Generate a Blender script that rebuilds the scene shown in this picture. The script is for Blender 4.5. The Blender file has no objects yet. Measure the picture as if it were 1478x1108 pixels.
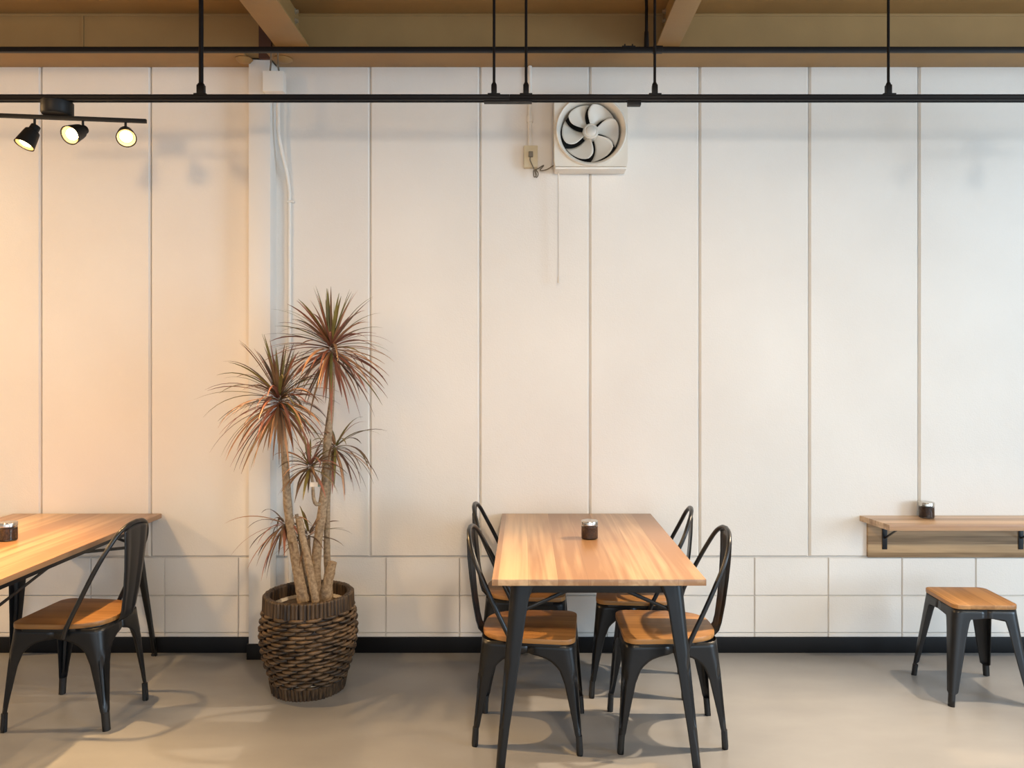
import bpy, bmesh, math, random
from mathutils import Vector, Matrix

random.seed(7)
SC = bpy.context.scene
COL = SC.collection
PI = math.pi
CAM_Z = 1.55
F = 1110.0
WALL_Y = 4.157


def P(px, py, d):
    """photo pixel at depth d -> world point"""
    s = F / d
    return Vector(((px - 758) / s, d, CAM_Z - (py - 527) / s))


# ------------------------------------------------------------------ materials
def new_mat(name):
    m = bpy.data.materials.new(name)
    m.use_nodes = True
    nt = m.node_tree
    b = nt.nodes['Principled BSDF']
    return m, nt, b


def N(nt, kind, **kw):
    n = nt.nodes.new(kind)
    for k, v in kw.items():
        setattr(n, k, v)
    return n


def lin(r, g, b):
    def f(c):
        c /= 255.0
        return c / 12.92 if c <= 0.04045 else ((c + 0.055) / 1.055) ** 2.4
    return (f(r), f(g), f(b), 1)


def simple(name, col, rough=0.5, metal=0.0, bump=0.0, bscale=200, var=0.0, vscale=6.0, spec=0.5):
    m, nt, b = new_mat(name)
    b.inputs['Base Color'].default_value = col
    b.inputs['Roughness'].default_value = rough
    b.inputs['Metallic'].default_value = metal
    b.inputs['Specular IOR Level'].default_value = spec
    tc = N(nt, 'ShaderNodeTexCoord')
    if var > 0:
        nz = N(nt, 'ShaderNodeTexNoise')
        nz.inputs['Scale'].default_value = vscale
        nz.inputs['Detail'].default_value = 5
        nt.links.new(tc.outputs['Object'], nz.inputs['Vector'])
        cr = N(nt, 'ShaderNodeValToRGB')
        cr.color_ramp.elements[0].position = 0.3
        cr.color_ramp.elements[1].position = 0.7
        cr.color_ramp.elements[0].color = tuple(c * (1 - var) for c in col[:3]) + (1,)
        cr.color_ramp.elements[1].color = tuple(min(1, c * (1 + var)) for c in col[:3]) + (1,)
        nt.links.new(nz.outputs['Fac'], cr.inputs['Fac'])
        nt.links.new(cr.outputs['Color'], b.inputs['Base Color'])
    if bump > 0:
        n2 = N(nt, 'ShaderNodeTexNoise')
        n2.inputs['Scale'].default_value = bscale
        n2.inputs['Detail'].default_value = 4
        nt.links.new(tc.outputs['Object'], n2.inputs['Vector'])
        bp = N(nt, 'ShaderNodeBump')
        bp.inputs['Strength'].default_value = bump
        bp.inputs['Distance'].default_value = 0.004
        nt.links.new(n2.outputs['Fac'], bp.inputs['Height'])
        nt.links.new(bp.outputs['Normal'], b.inputs['Normal'])
    return m


def wood(name, dark, light, stave=0.11, across='X', rough=0.38, grain=1.0, coat=0.0, offset=0.0, stave_var=0.5):
    """grain runs along the axis that is not `across` (X or Y); Z across for vertical boards lying along X"""
    m, nt, b = new_mat(name)
    tc = N(nt, 'ShaderNodeTexCoord')
    sep = N(nt, 'ShaderNodeSeparateXYZ')
    nt.links.new(tc.outputs['Object'], sep.inputs[0])
    oi = N(nt, 'ShaderNodeObjectInfo')
    a = sep.outputs[across]
    dv = N(nt, 'ShaderNodeMath', operation='DIVIDE')
    nt.links.new(a, dv.inputs[0])
    dv.inputs[1].default_value = stave
    ad = N(nt, 'ShaderNodeMath', operation='ADD')
    nt.links.new(dv.outputs[0], ad.inputs[0])
    ad.inputs[1].default_value = 0.37 + offset
    fl = N(nt, 'ShaderNodeMath', operation='FLOOR')
    nt.links.new(ad.outputs[0], fl.inputs[0])
    rn = N(nt, 'ShaderNodeMath', operation='MULTIPLY_ADD')
    nt.links.new(oi.outputs['Random'], rn.inputs[0])
    rn.inputs[1].default_value = 31.7
    nt.links.new(fl.outputs[0], rn.inputs[2])
    wn = N(nt, 'ShaderNodeTexWhiteNoise', noise_dimensions='1D')
    nt.links.new(rn.outputs[0], wn.inputs['W'])
    # grain coordinates
    mp = N(nt, 'ShaderNodeMapping')
    sc = {'X': (11, 0.45, 11), 'Y': (0.45, 11, 11), 'Z': (0.6, 11, 11)}[across]
    mp.inputs['Scale'].default_value = sc
    nt.links.new(tc.outputs['Object'], mp.inputs['Vector'])
    off = N(nt, 'ShaderNodeVectorMath', operation='SCALE')
    nt.links.new(wn.outputs['Color'], off.inputs[0])
    off.inputs['Scale'].default_value = 40
    av = N(nt, 'ShaderNodeVectorMath', operation='ADD')
    nt.links.new(mp.outputs[0], av.inputs[0])
    nt.links.new(off.outputs[0], av.inputs[1])
    n1 = N(nt, 'ShaderNodeTexNoise')
    n1.inputs['Scale'].default_value = 0.9
    n1.inputs['Detail'].default_value = 3
    n1.inputs['Distortion'].default_value = 0.6
    nt.links.new(av.outputs[0], n1.inputs['Vector'])
    # rings: sine of noise
    ms = N(nt, 'ShaderNodeMath', operation='MULTIPLY')
    nt.links.new(n1.outputs['Fac'], ms.inputs[0])
    ms.inputs[1].default_value = 34 * grain
    sn = N(nt, 'ShaderNodeMath', operation='SINE')
    nt.links.new(ms.outputs[0], sn.inputs[0])
    n2 = N(nt, 'ShaderNodeTexNoise')
    n2.inputs['Scale'].default_value = 3.2
    n2.inputs['Detail'].default_value = 5
    nt.links.new(av.outputs[0], n2.inputs['Vector'])
    f1 = N(nt, 'ShaderNodeMath', operation='MULTIPLY_ADD')
    nt.links.new(sn.outputs[0], f1.inputs[0])
    f1.inputs[1].default_value = 0.09
    nt.links.new(n2.outputs['Fac'], f1.inputs[2])
    f2 = N(nt, 'ShaderNodeMath', operation='MULTIPLY_ADD')
    nt.links.new(wn.outputs['Value'], f2.inputs[0])
    f2.inputs[1].default_value = stave_var
    nt.links.new(f1.outputs[0], f2.inputs[2])
    f3 = N(nt, 'ShaderNodeMath', operation='SUBTRACT')
    nt.links.new(f2.outputs[0], f3.inputs[0])
    f3.inputs[1].default_value = stave_var * 0.5
    cr = N(nt, 'ShaderNodeValToRGB')
    cr.color_ramp.elements[0].position = 0.15
    cr.color_ramp.elements[0].color = dark
    cr.color_ramp.elements[1].position = 0.85
    cr.color_ramp.elements[1].color = light
    nt.links.new(f3.outputs[0], cr.inputs['Fac'])
    # fine dark seam between staves
    fr = N(nt, 'ShaderNodeMath', operation='FRACT')
    nt.links.new(ad.outputs[0], fr.inputs[0])
    gt = N(nt, 'ShaderNodeMath', operation='GREATER_THAN')
    nt.links.new(fr.outputs[0], gt.inputs[0])
    gt.inputs[1].default_value = 0.018
    mx = N(nt, 'ShaderNodeMath', operation='MULTIPLY_ADD')
    nt.links.new(gt.outputs[0], mx.inputs[0])
    mx.inputs[1].default_value = 0.18
    mx.inputs[2].default_value = 0.82
    vs = N(nt, 'ShaderNodeVectorMath', operation='SCALE')
    nt.links.new(cr.outputs['Color'], vs.inputs[0])
    nt.links.new(mx.outputs[0], vs.inputs['Scale'])
    nt.links.new(vs.outputs[0], b.inputs['Base Color'])
    b.inputs['Roughness'].default_value = rough
    b.inputs['Coat Weight'].default_value = coat
    b.inputs['Coat Roughness'].default_value = 0.25
    bp = N(nt, 'ShaderNodeBump')
    bp.inputs['Strength'].default_value = 0.12
    bp.inputs['Distance'].default_value = 0.002
    nt.links.new(n2.outputs['Fac'], bp.inputs['Height'])
    nt.links.new(bp.outputs['Normal'], b.inputs['Normal'])
    return m


def wall_mat():
    m, nt, b = new_mat('painted_wall')
    tc = N(nt, 'ShaderNodeTexCoord')
    n1 = N(nt, 'ShaderNodeTexNoise')
    n1.inputs['Scale'].default_value = 1.3
    n1.inputs['Detail'].default_value = 6
    nt.links.new(tc.outputs['Object'], n1.inputs['Vector'])
    cr = N(nt, 'ShaderNodeValToRGB')
    cr.color_ramp.elements[0].position = 0.3
    cr.color_ramp.elements[0].color = (0.77, 0.72, 0.655, 1)
    cr.color_ramp.elements[1].position = 0.7
    cr.color_ramp.elements[1].color = (0.83, 0.785, 0.72, 1)
    nt.links.new(n1.outputs['Fac'], cr.inputs['Fac'])
    nt.links.new(cr.outputs['Color'], b.inputs['Base Color'])
    b.inputs['Roughness'].default_value = 0.62
    b.inputs['Specular IOR Level'].default_value = 0.35
    n2 = N(nt, 'ShaderNodeTexNoise')
    n2.inputs['Scale'].default_value = 120
    n2.inputs['Detail'].default_value = 5
    nt.links.new(tc.outputs['Object'], n2.inputs['Vector'])
    n3 = N(nt, 'ShaderNodeTexNoise')
    n3.inputs['Scale'].default_value = 18
    n3.inputs['Detail'].default_value = 3
    nt.links.new(tc.outputs['Object'], n3.inputs['Vector'])
    ad = N(nt, 'ShaderNodeMath', operation='ADD')
    nt.links.new(n2.outputs['Fac'], ad.inputs[0])
    nt.links.new(n3.outputs['Fac'], ad.inputs[1])
    bp = N(nt, 'ShaderNodeBump')
    bp.inputs['Strength'].default_value = 0.28
    bp.inputs['Distance'].default_value = 0.004
    nt.links.new(ad.outputs[0], bp.inputs['Height'])
    nt.links.new(bp.outputs['Normal'], b.inputs['Normal'])
    return m


def floor_mat():
    m, nt, b = new_mat('sealed_floor')
    tc = N(nt, 'ShaderNodeTexCoord')
    mp = N(nt, 'ShaderNodeMapping')
    mp.inputs['Scale'].default_value = (1.0, 2.2, 1)
    nt.links.new(tc.outputs['Object'], mp.inputs['Vector'])
    n1 = N(nt, 'ShaderNodeTexNoise')
    n1.inputs['Scale'].default_value = 2.2
    n1.inputs['Detail'].default_value = 7
    nt.links.new(mp.outputs[0], n1.inputs['Vector'])
    cr = N(nt, 'ShaderNodeValToRGB')
    cr.color_ramp.elements[0].position = 0.32
    cr.color_ramp.elements[0].color = (0.235, 0.236, 0.238, 1)
    cr.color_ramp.elements[1].position = 0.7
    cr.color_ramp.elements[1].color = (0.28, 0.281, 0.282, 1)
    nt.links.new(n1.outputs['Fac'], cr.inputs['Fac'])
    nt.links.new(cr.outputs['Color'], b.inputs['Base Color'])
    b.inputs['Roughness'].default_value = 0.36
    b.inputs['Specular IOR Level'].default_value = 0.5
    n2 = N(nt, 'ShaderNodeTexNoise')
    n2.inputs['Scale'].default_value = 9
    n2.inputs['Detail'].default_value = 2
    nt.links.new(tc.outputs['Object'], n2.inputs['Vector'])
    bp = N(nt, 'ShaderNodeBump')
    bp.inputs['Strength'].default_value = 0.04
    bp.inputs['Distance'].default_value = 0.01
    nt.links.new(n2.outputs['Fac'], bp.inputs['Height'])
    nt.links.new(bp.outputs['Normal'], b.inputs['Normal'])
    return m


def emit(name, col, s):
    m, nt, b = new_mat(name)
    b.inputs['Base Color'].default_value = (1, 0.9, 0.75, 1)
    b.inputs['Emission Color'].default_value = col
    b.inputs['Emission Strength'].default_value = s
    return m


def glass_mat(name):
    m, nt, b = new_mat(name)
    b.inputs['Base Color'].default_value = (0.97, 0.98, 0.97, 1)
    b.inputs['Roughness'].default_value = 0.03
    b.inputs['Transmission Weight'].default_value = 1.0
    b.inputs['IOR'].default_value = 1.45
    return m


def bark_mat():
    m, nt, b = new_mat('trunk_bark')
    tc = N(nt, 'ShaderNodeTexCoord')
    mp = N(nt, 'ShaderNodeMapping')
    mp.inputs['Scale'].default_value = (70, 70, 75)
    nt.links.new(tc.outputs['Object'], mp.inputs['Vector'])
    n1 = N(nt, 'ShaderNodeTexNoise')
    n1.inputs['Scale'].default_value = 1.0
    n1.inputs['Detail'].default_value = 5
    nt.links.new(mp.outputs[0], n1.inputs['Vector'])
    cr = N(nt, 'ShaderNodeValToRGB')
    cr.color_ramp.elements[0].position = 0.32
    cr.color_ramp.elements[0].color = (0.19, 0.125, 0.072, 1)
    cr.color_ramp.elements[1].position = 0.68
    cr.color_ramp.elements[1].color = (0.38, 0.28, 0.175, 1)
    nt.links.new(n1.outputs['Fac'], cr.inputs['Fac'])
    nt.links.new(cr.outputs['Color'], b.inputs['Base Color'])
    b.inputs['Roughness'].default_value = 0.8
    bp = N(nt, 'ShaderNodeBump')
    bp.inputs['Strength'].default_value = 0.5
    bp.inputs['Distance'].default_value = 0.004
    nt.links.new(n1.outputs['Fac'], bp.inputs['Height'])
    nt.links.new(bp.outputs['Normal'], b.inputs['Normal'])
    return m


def wicker_mat(name='woven_wicker', scale=(16, 16, 45), k=1.0):
    m, nt, b = new_mat(name)
    tc = N(nt, 'ShaderNodeTexCoord')
    mp = N(nt, 'ShaderNodeMapping')
    mp.inputs['Scale'].default_value = scale
    nt.links.new(tc.outputs['Object'], mp.inputs['Vector'])
    n1 = N(nt, 'ShaderNodeTexNoise')
    n1.inputs['Scale'].default_value = 1.0
    n1.inputs['Detail'].default_value = 6
    n1.inputs['Roughness'].default_value = 0.65
    nt.links.new(mp.outputs[0], n1.inputs['Vector'])
    cr = N(nt, 'ShaderNodeValToRGB')
    cr.color_ramp.elements[0].position = 0.40
    cr.color_ramp.elements[0].color = (0.016, 0.009, 0.005, 1)
    cr.color_ramp.elements[1].position = 0.64
    cr.color_ramp.elements[1].color = (0.165, 0.098, 0.046, 1)
    nt.links.new(n1.outputs['Fac'], cr.inputs['Fac'])
    nt.links.new(cr.outputs['Color'], b.inputs['Base Color'])
    b.inputs['Roughness'].default_value = 0.55
    cr.color_ramp.elements[1].color = tuple(c * k for c in (0.165, 0.098, 0.046)) + (1,)
    return m


M = {}
M['wall'] = wall_mat()
M['floor'] = floor_mat()
M['ceiling'] = simple('ceiling_deck', (0.30, 0.22, 0.13, 1), 0.8, var=0.08)
M['beam'] = simple('beam_paint', (0.33, 0.194, 0.068, 1), 0.55, bump=0.15, bscale=60, var=0.07, vscale=4)
M['column_shade'] = simple('column_shade_brown', (0.07, 0.025, 0.012, 1), 0.6, var=0.1)  # dark red-brown with the shade on the column's upper end put into the colour
M['skirt'] = simple('black_skirting', (0.003, 0.003, 0.0035, 1), 0.5, spec=0.25)
M['white_paint'] = simple('white_paint', (0.80, 0.765, 0.71, 1), 0.5, bump=0.1, bscale=90)
M['plastic'] = simple('white_plastic', (0.78, 0.74, 0.67, 1), 0.4)
M['cream'] = simple('cream_enamel', (0.74, 0.69, 0.60, 1), 0.35)
M['ivory'] = simple('aged_ivory_plastic', (0.62, 0.52, 0.34, 1), 0.45)
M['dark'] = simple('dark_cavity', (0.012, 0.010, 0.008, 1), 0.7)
M['black'] = simple('black_powder_coat', (0.0055, 0.006, 0.007, 1), 0.36, bump=0.02, bscale=400, spec=0.42)
M['track'] = simple('black_track', (0.005, 0.003, 0.0025, 1), 0.45, spec=0.25)
M['lamp_black'] = simple('black_lamp', (0.008, 0.007, 0.006, 1), 0.5, spec=0.3)
M['gunmetal'] = simple('charcoal_steel', (0.009, 0.0095, 0.011, 1), 0.33, spec=0.5)
M['rubber'] = simple('rubber', (0.01, 0.01, 0.01, 1), 0.7)
M['lampin'] = simple('lamp_reflector', (0.30, 0.20, 0.09, 1), 0.45)
M['bulb'] = emit('warm_bulb', (1.0, 0.74, 0.40, 1), 16)
M['table_wood'] = wood('oak_table', lin(156, 117, 82), lin(212, 177, 136), stave=0.112, across='X', rough=0.33, coat=0.3, stave_var=0.85)
M['seat_wood'] = wood('oak_seat', lin(120, 80, 40), lin(174, 126, 72), stave=0.075, across='Y', rough=0.4, stave_var=0.35)
M['stool_wood'] = wood('oak_stool', lin(130, 88, 46), lin(184, 136, 84), stave=0.055, across='X', rough=0.38, stave_var=0.5)
M['shelf_wood'] = wood('shelf_wood', lin(160, 122, 88), lin(222, 186, 146), stave=0.06, across='Y', rough=0.35, coat=0.25)
M['shelf_back'] = wood('shelf_back', lin(118, 92, 62), lin(192, 160, 120), stave=0.045, across='Z', rough=0.5)
M['bark'] = bark_mat()
M['wicker'] = wicker_mat()
M['rimwick'] = wicker_mat('rim_wicker', (75, 75, 7), 0.6)
M['soil'] = simple('soil', (0.10, 0.07, 0.045, 1), 0.9, bump=0.8, bscale=70, var=0.4, vscale=30)
M['innerpot'] = simple('inner_pot', (0.70, 0.62, 0.50, 1), 0.5)
M['leaf_g'] = simple('leaf_olive', (0.19, 0.15, 0.04, 1), 0.4, var=0.35, vscale=9)
M['leaf_r'] = simple('leaf_burgundy', (0.27, 0.10, 0.06, 1), 0.4, var=0.35, vscale=9)
M['leaf_t'] = simple('leaf_tan', (0.42, 0.21, 0.10, 1), 0.45, var=0.3, vscale=9)
M['leaf_d'] = simple('leaf_dark', (0.15, 0.085, 0.045, 1), 0.4, var=0.35, vscale=9)
M['label_cream'] = simple('tag_cream', (0.85, 0.72, 0.58, 1), 0.6)
M['label_teal'] = simple('tag_teal', (0.03, 0.24, 0.24, 1), 0.6)
M['glass'] = glass_mat('jar_glass')
M['steel'] = simple('polished_lid', (0.62, 0.58, 0.52, 1), 0.22, metal=1.0)
M['spice'] = simple('dark_spice', (0.060, 0.022, 0.008, 1), 0.75, bump=0.8, bscale=260, var=0.6, vscale=120)
M['cable'] = simple('grey_cable', (0.16, 0.13, 0.09, 1), 0.6)
M['cord'] = simple('white_cord', (0.72, 0.66, 0.58, 1), 0.6)
M['bolt'] = simple('bolt_steel', (0.30, 0.22, 0.13, 1), 0.5)


# ------------------------------------------------------------------ mesh helpers
def smooth(me, angle=40):
    for p in me.polygons:
        p.use_smooth = True
    try:
        me.set_sharp_from_angle(angle=math.radians(angle))
    except Exception:
        pass


def obj(name, bm, mats, parent=None, sm=True, angle=40, recalc=True):
    if recalc:
        bmesh.ops.recalc_face_normals(bm, faces=bm.faces[:])
    me = bpy.data.meshes.new(name)
    bm.to_mesh(me)
    bm.free()
    if sm:
        smooth(me, angle)
    o = bpy.data.objects.new(name, me)
    for m in (mats if isinstance(mats, (list, tuple)) else [mats]):
        me.materials.append(M[m])
    COL.objects.link(o)
    if parent is not None:
        o.parent = parent
    return o


def thing(name, label, cat, loc=(0, 0, 0), rz=0, group=None):
    o = bpy.data.objects.new(name, None)
    o.empty_display_size = 0.1
    COL.objects.link(o)
    o.location = loc
    o.rotation_euler = (0, 0, rz)
    tag(o, label, cat, group)
    return o


def tag(o, label=None, cat=None, group=None, kind=None):
    if label:
        o['label'] = label
    if cat:
        o['category'] = cat
    if group:
        o['group'] = group
    if kind:
        o['kind'] = kind
    return o


def copy_tree(o, parent=None):
    c = o.copy()
    COL.objects.link(c)
    if parent is not None:
        c.parent = parent
    for ch in list(o.children):
        copy_tree(ch, c)
    return c


def box(bm, x0, x1, y0, y1, z0, z1, bev=0.0, mi=0, seg=2):
    t = bmesh.new()
    bmesh.ops.create_cube(t, size=1)
    for v in t.verts:
        v.co = Vector(((x0 + x1) / 2 + v.co.x * (x1 - x0), (y0 + y1) / 2 + v.co.y * (y1 - y0), (z0 + z1) / 2 + v.co.z * (z1 - z0)))
    if bev > 0:
        bmesh.ops.bevel(t, geom=t.edges[:], offset=bev, segments=seg, affect='EDGES', profile=0.6)
    merge(bm, t, mi)


def merge(bm, t, mi=0, mat=None):
    if mat is not None:
        bmesh.ops.transform(t, matrix=mat, verts=t.verts[:])
    vm = {}
    for v in t.verts:
        vm[v] = bm.verts.new(v.co)
    for f in t.faces:
        try:
            nf = bm.faces.new([vm[v] for v in f.verts])
            nf.material_index = mi if mi else f.material_index
        except ValueError:
            pass
    t.free()


def frames(pts):
    """parallel transport frames"""
    n = len(pts)
    tans = []
    for i in range(n):
        a = pts[max(0, i - 1)]
        b = pts[min(n - 1, i + 1)]
        tans.append((b - a).normalized())
    up = Vector((0, 0, 1)) if abs(tans[0].z) < 0.9 else Vector((1, 0, 0))
    u = (up - tans[0] * up.dot(tans[0])).normalized()
    out = []
    for t in tans:
        u = (u - t * u.dot(t))
        u = u.normalized() if u.length > 1e-6 else t.orthogonal().normalized()
        out.append((t, u, t.cross(u)))
    return out


def tube(bm, pts, r, seg=10, cap=True, sx=1.0, sy=1.0, mi=0, wob=0.0):
    pts = [Vector(p) for p in pts]
    rs = r if isinstance(r, (list, tuple)) else [r] * len(pts)
    fr = frames(pts)
    rings = []
    for p, rad, (t, u, w) in zip(pts, rs, fr):
        ring = []
        for k in range(seg):
            a = 2 * PI * k / seg
            q = rad * (1 + (random.uniform(-wob, wob) if wob else 0))
            ring.append(bm.verts.new(p + u * (math.cos(a) * q * sx) + w * (math.sin(a) * q * sy)))
        rings.append(ring)
    for a, b in zip(rings, rings[1:]):
        for k in range(seg):
            f = bm.faces.new((a[k], a[(k + 1) % seg], b[(k + 1) % seg], b[k]))
            f.material_index = mi
    if cap:
        bm.faces.new(rings[0][::-1]).material_index = mi
        bm.faces.new(rings[-1]).material_index = mi


def spline(pts, n=8):
    """Catmull-Rom through pts"""
    pts = [Vector(p) for p in pts]
    q = [pts[0] * 2 - pts[1]] + pts + [pts[-1] * 2 - pts[-2]]
    out = []
    for i in range(1, len(q) - 2):
        for k in range(n):
            t = k / n
            a, b, c, d = q[i - 1], q[i], q[i + 1], q[i + 2]
            out.append(0.5 * ((2 * b) + (c - a) * t + (2 * a - 5 * b + 4 * c - d) * t * t + (3 * b - a - 3 * c + d) * t ** 3))
    out.append(pts[-1])
    return out


def lerp_table(tab, z):
    if z <= tab[0][0]:
        return tab[0][1]
    for (a, va), (b, vb) in zip(tab, tab[1:]):
        if z <= b:
            return va + (vb - va) * (z - a) / (b - a)
    return tab[-1][1]


def lathe(bm, prof, seg=32, mat=None, mi=0, closed=False):
    """prof list of (r, z)"""
    t = bmesh.new()
    rings = []
    for r, z in prof:
        if r < 1e-6:
            rings.append([t.verts.new((0, 0, z))])
        else:
            rings.append([t.verts.new((r * math.cos(2 * PI * k / seg), r * math.sin(2 * PI * k / seg), z)) for k in range(seg)])
    prs = list(zip(rings, rings[1:]))
    if closed:
        prs.append((rings[-1], rings[0]))
    for a, b in prs:
        for k in range(seg):
            k2 = (k + 1) % seg
            if len(a) == 1 and len(b) == 1:
                continue
            if len(a) == 1:
                t.faces.new((a[0], b[k2], b[k]))
            elif len(b) == 1:
                t.faces.new((a[k], a[k2], b[0]))
            else:
                t.faces.new((a[k], a[k2], b[k2], b[k]))
    merge(bm, t, mi, mat)


def prism(bm, outline, z0, z1, mi=0, bev=0.0):
    """outline in xy extruded in z with small edge bevel"""
    t = bmesh.new()
    vs = [t.verts.new((x, y, z0)) for x, y in outline]
    f = t.faces.new(vs)
    r = bmesh.ops.extrude_face_region(t, geom=[f])
    for v in r['geom']:
        if isinstance(v, bmesh.types.BMVert):
            v.co.z = z1
    if bev > 0:
        es = [e for e in t.edges if abs(e.verts[0].co.z - e.verts[1].co.z) < 1e-6]
        bmesh.ops.bevel(t, geom=es, offset=bev, segments=2, affect='EDGES', profile=0.6)
    merge(bm, t, mi)


# ------------------------------------------------------------------ the room
X0, X1, YB, H = -6.0, 6.2, -5.0, 3.46


def chamfer_panel(bm, x0, x1, z0, z1, yf, c, dep):
    """raised panel: front face at yf with sloped margins going back by dep"""
    a = [(x0, z0), (x1, z0), (x1, z1), (x0, z1)]
    b = [(x0 + c, z0 + c), (x1 - c, z0 + c), (x1 - c, z1 - c), (x0 + c, z1 - c)]
    va = [bm.verts.new((x, yf + dep, z)) for x, z in a]
    vb = [bm.verts.new((x, yf, z)) for x, z in b]
    bm.faces.new(vb)
    for k in range(4):
        k2 = (k + 1) % 4
        bm.faces.new((va[k], va[k2], vb[k2], vb[k]))


bm = bmesh.new()
Z_SPLIT = 0.513
xs = []
x = -0.839
while x > X0:
    x -= 0.5935
while x < X1 + 0.6:
    xs.append(x)
    x += 0.5935
for a, b_ in zip(xs, xs[1:]):
    chamfer_panel(bm, a + 0.0015, b_ - 0.0015, Z_SPLIT + 0.001, H, WALL_Y, 0.0095, 0.012)
xs = []
x = -1.951
while x > X0:
    x -= 0.399
while x < X1 + 0.4:
    xs.append(x)
    x += 0.399
for a, b_ in zip(xs, xs[1:]):
    for z0, z1 in ((0.0, 0.103), (0.103, 0.304), (0.304, Z_SPLIT - 0.002)):
        chamfer_panel(bm, a + 0.001, b_ - 0.001, z0 + 0.0008, z1 - 0.0008, WALL_Y + 0.002, 0.0035, 0.007)
box(bm, X0 - 0.3, X1 + 0.3, WALL_Y + 0.015, WALL_Y + 0.2, -0.05, H + 0.05)
o = obj('wall_back', bm, 'wall', sm=False)
tag(o, 'white painted wall of tall panels above a course of blocks', 'wall', kind='structure')

bm = bmesh.new()
box(bm, X0 - 0.3, X1 + 0.3, YB - 0.3, WALL_Y + 0.1, -0.1, 0)
tag(obj('floor', bm, 'floor', sm=False), 'smooth grey-beige sealed floor', 'floor', kind='structure')
bm = bmesh.new()
box(bm, X0 - 0.3, X1 + 0.3, YB - 0.3, WALL_Y + 0.2, H, H + 0.1)
tag(obj('ceiling', bm, 'ceiling', sm=False), 'brown ceiling deck above the steel beams', 'ceiling', kind='structure')
bm = bmesh.new()
box(bm, X0 - 0.2, X0, YB, WALL_Y, 0, H)
tag(obj('wall_left', bm, 'wall', sm=False), 'plain white side wall on the lamp side', 'wall', kind='structure')
# right wall with a large window opening
bm = bmesh.new()
box(bm, X1, X1 + 0.2, YB, -2.6, 0, H)
box(bm, X1, X1 + 0.2, 2.6, WALL_Y, 0, H)
box(bm, X1, X1 + 0.2, -2.6, 2.6, 0, 0.6)
box(bm, X1, X1 + 0.2, -2.6, 2.6, 2.7, H)
tag(obj('wall_right', bm, 'wall', sm=False), 'white side wall with a wide window opening', 'wall', kind='structure')
# front wall behind the viewer with shop window openings
bm = bmesh.new()
ops = [(-5.2, -2.4), (-1.6, 1.6), (2.4, 5.4)]
edges = [X0] + [v for p in ops for v in p] + [X1]
for k in range(0, len(edges), 2):
    box(bm, edges[k], edges[k + 1], YB - 0.2, YB, 0, H)
for a, b_ in ops:
    box(bm, a, b_, YB - 0.2, YB, 0, 0.35)
    box(bm, a, b_, YB - 0.2, YB, 2.55, H)
tag(obj('wall_front', bm, 'wall', sm=False), 'white front wall with three shop windows', 'wall', kind='structure')

# skirting
bm = bmesh.new()
box(bm, X0, -1.462, WALL_Y - 0.012, WALL_Y + 0.004, 0, 0.083, 0.002)
tag(obj('baseboard_left', bm, 'skirt'), 'black baseboard under the block wall beside the left table', 'baseboard', kind='structure')
bm = bmesh.new()
box(bm, -1.338, X1, WALL_Y - 0.012, WALL_Y + 0.004, 0, 0.083, 0.002)
tag(obj('baseboard_right', bm, 'skirt'), 'black baseboard under the block wall behind the centre table and stool', 'baseboard', kind='structure')

# pillar
bm = bmesh.new()
box(bm, -1.459, -1.345, 4.058, WALL_Y + 0.006, 0.0, 3.162, 0.002)
pil = obj('pillar', bm, 'white_paint')
tag(pil, 'narrow white painted pillar standing against the wall behind the plant', 'pillar', kind='structure')
bm = bmesh.new()
box(bm, -1.467, -1.339, 4.048, WALL_Y + 0.0, 0, 0.082, 0.002)
obj('baseboard', bm, 'skirt', pil)

# steel beam along the wall
YW = 4.06


def wall_beam(name, x0, x1, label, fx0=None, fx1=None):
    e = thing(name, label, 'beam', ((x0 + x1) / 2, YW, 3.16))
    e['kind'] = 'structure'
    cx = (x0 + x1) / 2
    b = bmesh.new()
    box(b, (fx0 or x0) - cx, (fx1 or x1) - cx, 3.97 - YW, WALL_Y - 0.001 - YW, 0, 0.012, 0.0015)
    obj('bottom_flange', b, 'beam', e)
    b = bmesh.new()
    box(b, x0 - cx, x1 - cx, 0, 0.008, 0.012, 0.245)
    box(b, x0 - cx, x1 - cx, -0.004, 0.0, 0.232, 0.245, 0.001)
    obj('web', b, 'beam', e)
    b = bmesh.new()
    box(b, x0 - cx, x1 - cx, 3.885 - YW, WALL_Y - 0.001 - YW, 0.245, 0.257, 0.0015)
    obj('top_flange', b, 'beam', e)
    return e


e = wall_beam('ceiling_beam', X0, -1.40, 'brown steel beam along the top of the wall above the left table', fx1=-1.455)
b = bmesh.new()
box(b, -2.335 + 3.70 - 0.006, -2.335 + 3.70 + 0.006, -0.007, -0.0005, 0.012, 0.232)
obj('weld_seam', b, 'beam', e)
b = bmesh.new()
lathe(b, [(0, 0.02), (0.03, 0.012), (0.045, -0.004), (0.03, -0.02), (0, -0.026)], 10)
o = obj('weld_lump', b, 'beam', e)
o.location = (-1.475 + 3.70, -0.02, 0.0)
e = wall_beam('ceiling_beam', -1.40, X1, 'brown steel beam along the top of the wall above the fan', fx0=-1.335)
b = bmesh.new()
box(b, -1.40 - 2.4, -1.335 - 2.4, -0.02, -0.0005, 0.0, 0.245)
obj('shaded_column_end', b, 'column_shade', e)  # added dark plate standing in for the column's upper end in shadow
b = bmesh.new()
lathe(b, [(0, 0.02), (0.035, 0.012), (0.05, -0.004), (0.03, -0.016), (0, -0.02)], 10)
o = obj('weld_lump', b, 'beam', e)
o.location = (-1.27 - 2.4, -0.02, 0.0)


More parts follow.
